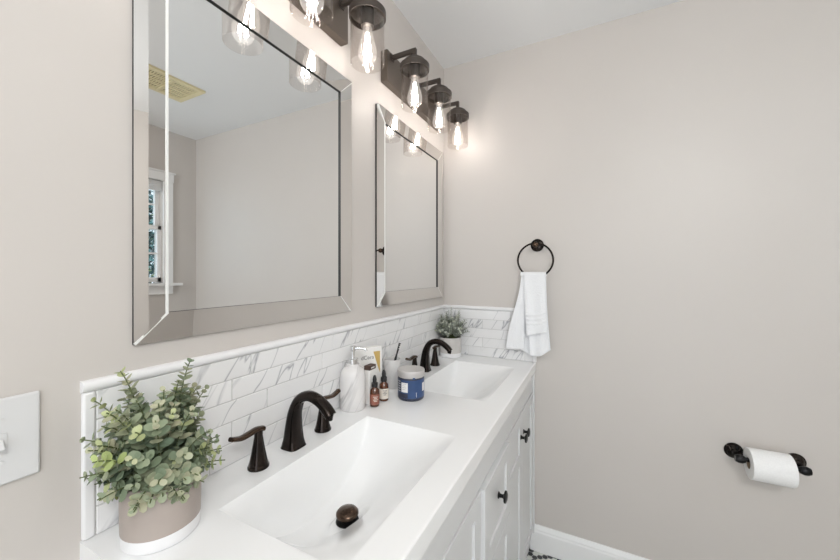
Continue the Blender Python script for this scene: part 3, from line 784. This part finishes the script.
rs.append(rs[0]); b.rings(rs, False, False); bmesh.ops.remove_doubles(b.bm, verts=b.bm.verts[:], dist=1e-6); b.build('ring', BRONZE, t)

TOW = mat('white_terry', (0.84, 0.85, 0.87), 0.95, Sheen_Weight=0.4)
_N, _L, _B = nodes(TOW); _v = _N.new('ShaderNodeTexVoronoi'); _v.inputs['Scale'].default_value = 170
_L.new(coord(TOW), _v.inputs['Vector']); bump(TOW, _v.outputs['Distance'], 0.5, 0.003)
tw = thing('hand_towel', 'white textured hand towel hanging folded through the ring', 'towel', (0.487, BY-0.053, 0.95))
def sheet(name, fx0, fx1, fy, ztop, zbot, nu=26, nv=60, th=0.006):
    b = MB(); G = []
    for j in range(nv+1):
        v = j/nv; row = []
        for i in range(nu+1):
            u = i/nu; x = lerp(fx0(v), fx1(v), u); z = lerp(ztop(u), zbot(u), v); row.append((x, fy(u, v), z))
        G.append(row)
    F = [[b.bm.verts.new((x-0.487, y-(BY-0.053)-th/2, z-0.95)) for x, y, z in r] for r in G]
    K = [[b.bm.verts.new((x-0.487, y-(BY-0.053)+th/2, z-0.95)) for x, y, z in r] for r in G]
    for j in range(nv):
        for i in range(nu):
            b.face([F[j][i], F[j+1][i], F[j+1][i+1], F[j][i+1]]); b.face([K[j][i], K[j][i+1], K[j+1][i+1], K[j+1][i]])
    for j in range(nv):
        b.face([F[j][0], K[j][0], K[j+1][0], F[j+1][0]]); b.face([F[j][nu], F[j+1][nu], K[j+1][nu], K[j][nu]])
    for i in range(nu):
        b.face([F[0][i], F[0][i+1], K[0][i+1], K[0][i]]); b.face([F[nv][i], K[nv][i], K[nv][i+1], F[nv][i+1]])
    o = b.build(name, TOW, tw); m_ = o.modifiers.new('soft', 'SUBSURF'); m_.levels = 1; m_.render_levels = 1; return o
YR = BY-0.053
s5 = lambda t: t*t*(3-2*t)
sheet('towel_back_layer', lambda v: lerp(0.424, 0.372, s5(v)), lambda v: lerp(0.525, 0.505, v),
      lambda u, v: YR+0.012+0.004*math.sin(9*u+3*v)*v+0.006*v, lambda u: 1.322, lambda u: lerp(0.972, 0.935, u)+0.005*math.sin(8*u))
sheet('towel_side_fold', lambda v: lerp(0.421, 0.352, s5(v)), lambda v: lerp(0.450, 0.432, v),
      lambda u, v: YR-0.002+0.004*math.sin(6*u+2)*v-0.012*v*(1-u), lambda u: 1.326, lambda u: 0.965+0.006*u, nu=12)
def hem(u, v):
    st = 0
    for c in (0.66, 0.73, 0.80): st += 0.0042*math.exp(-((v-c-0.03*math.sin(3*u))/0.012)**2)
    return st
sheet('towel_front_layer', lambda v: lerp(0.434, 0.448, v), lambda v: lerp(0.530, 0.541, v),
      lambda u, v: YR-0.014-0.004*math.sin(2*PI*u*1.3+1)*(0.3+v)-hem(u, v)-0.008*s5(v)*math.sin(PI*u), lambda u: 1.332, lambda u: lerp(1.035, 1.060, u))
sheet('towel_inner_layer', lambda v: lerp(0.440, 0.462, v), lambda v: lerp(0.534, 0.554, v*v),
      lambda u, v: YR-0.001-0.006*math.sin(2*PI*u*1.6+2.5*v)*v, lambda u: 1.33, lambda u: 0.952-0.018*math.sin(3*u+0.5)+0.018*u)
b = MB(); rs = []
for i in range(15):
    x = lerp(0.421, 0.534, i/14); zr = RC.z - math.sqrt(max(0, RR**2-(x-RC.x)**2)) + 0.002
    zr = max(zr, 1.316) 
    rs.append([(x-0.487, 0.020*math.cos(q*PI/9)-0.001, 1.318-0.95+0.018*math.sin(q*PI/9)) for q in range(10)])
b.rings(rs); b.build('towel_fold_over', TOW, tw)

# ------------------------------------------------------------------ toilet paper holder and roll
hz = 0.646; hx0, hx1 = 1.212, 1.385
t = thing('paper_holder', 'dark bronze two-post toilet paper holder on the back wall', 'toilet paper holder', ((hx0+hx1)/2, BY, hz))
for sg, hx in ((-1, hx0-(hx0+hx1)/2), (1, hx1-(hx0+hx1)/2)):
    b = MB(); b.lathe([(0.0, 0.0003), (0.029, 0.0003), (0.0295, 0.003), (0.026, 0.006), (0.025, 0.006), (0.023, 0.010), (0.013, 0.016), (0.010, 0.030), (0.0095, 0.050), (0.012, 0.056), (0.0135, 0.066), (0.012, 0.076), (0.006, 0.080), (0.0, 0.081)], 32, MYm, c=(hx, 0, 0)); b.build('post', BRONZE, t)
    b = MB(); b.lathe([(0.0, -0.014), (0.011, -0.014), (0.0150, -0.005), (0.0150, 0.005), (0.011, 0.014), (0.0, 0.014)], 20, Matrix.Rotation(PI/2, 4, 'Y'), c=(hx, -0.070, 0)); b.build('finial', BLACK, t)
b = MB(); b.tube([(hx0-(hx0+hx1)/2, -0.066, 0), (hx1-(hx0+hx1)/2, -0.066, 0)], 0.0075, 16); b.build('rod', BLACK, t)
MXr = Matrix.Rotation(PI/2, 4, 'Y')
t = thing('toilet_roll', 'white toilet paper roll on the bronze holder', 'toilet paper', ((hx0+hx1)/2, BY-0.066, hz-0.0115))
b = MB(); b.lathe([(0.0195, -0.062), (0.0530, -0.062), (0.0540, -0.061), (0.0540, 0.052), (0.0530, 0.053), (0.0195, 0.053)], 56, MXr, cap0=False, cap1=False)
b.build('roll', PAPER, t)
MB().lathe([(0.0195, -0.0615), (0.0195, 0.0525), (0.0185, 0.0525), (0.0185, -0.0615)], 40, MXr, cap0=False, cap1=False).build('core', mat('cardboard', (0.42, 0.33, 0.24), 0.9), t)
b = MB(); rs = []
for i in range(13):
    a = math.radians(158-i*9); r = 0.0545
    rs.append([(-0.0610, r*math.cos(a), r*math.sin(a)), (0.0520, r*math.cos(a), r*math.sin(a))])
b.rings(rs, False, False, closed=False); b.build('loose_sheet', PAPER, t)

# ------------------------------------------------------------------ light switch
t = thing('light_switch', 'white toggle light switch plate on the wall left of the backsplash', 'light switch', (0, 0.166, 1.098))
MB().box((0.0003, -0.0385, -0.0605), (0.006, 0.0385, 0.0605), 0.003, 3).build('cover_plate', PLASTIC, t)
MB().box((0.005, -0.0055, -0.012), (0.0072, 0.0055, 0.012), 0.0008).build('switch_collar', PLASTIC, t)
b = MB(); b.tube([(0.006, -0.002, 0.0), (0.013, -0.002, -0.005), (0.018, -0.002, -0.009)], [(0.0042, 0.0048), (0.0038, 0.004), (0.0032, 0.0034)], 12, sq=0.6); b.build('toggle', PLASTIC, t)
for z in (-0.030, 0.030):
    MB().lathe([(0.0, 0.0055), (0.0034, 0.0055), (0.003, 0.0070), (0.0, 0.0072)], 16, Matrix.Rotation(PI/2, 4, 'Y'), c=(0, 0, z)).build('screw', PLASTIC, t)
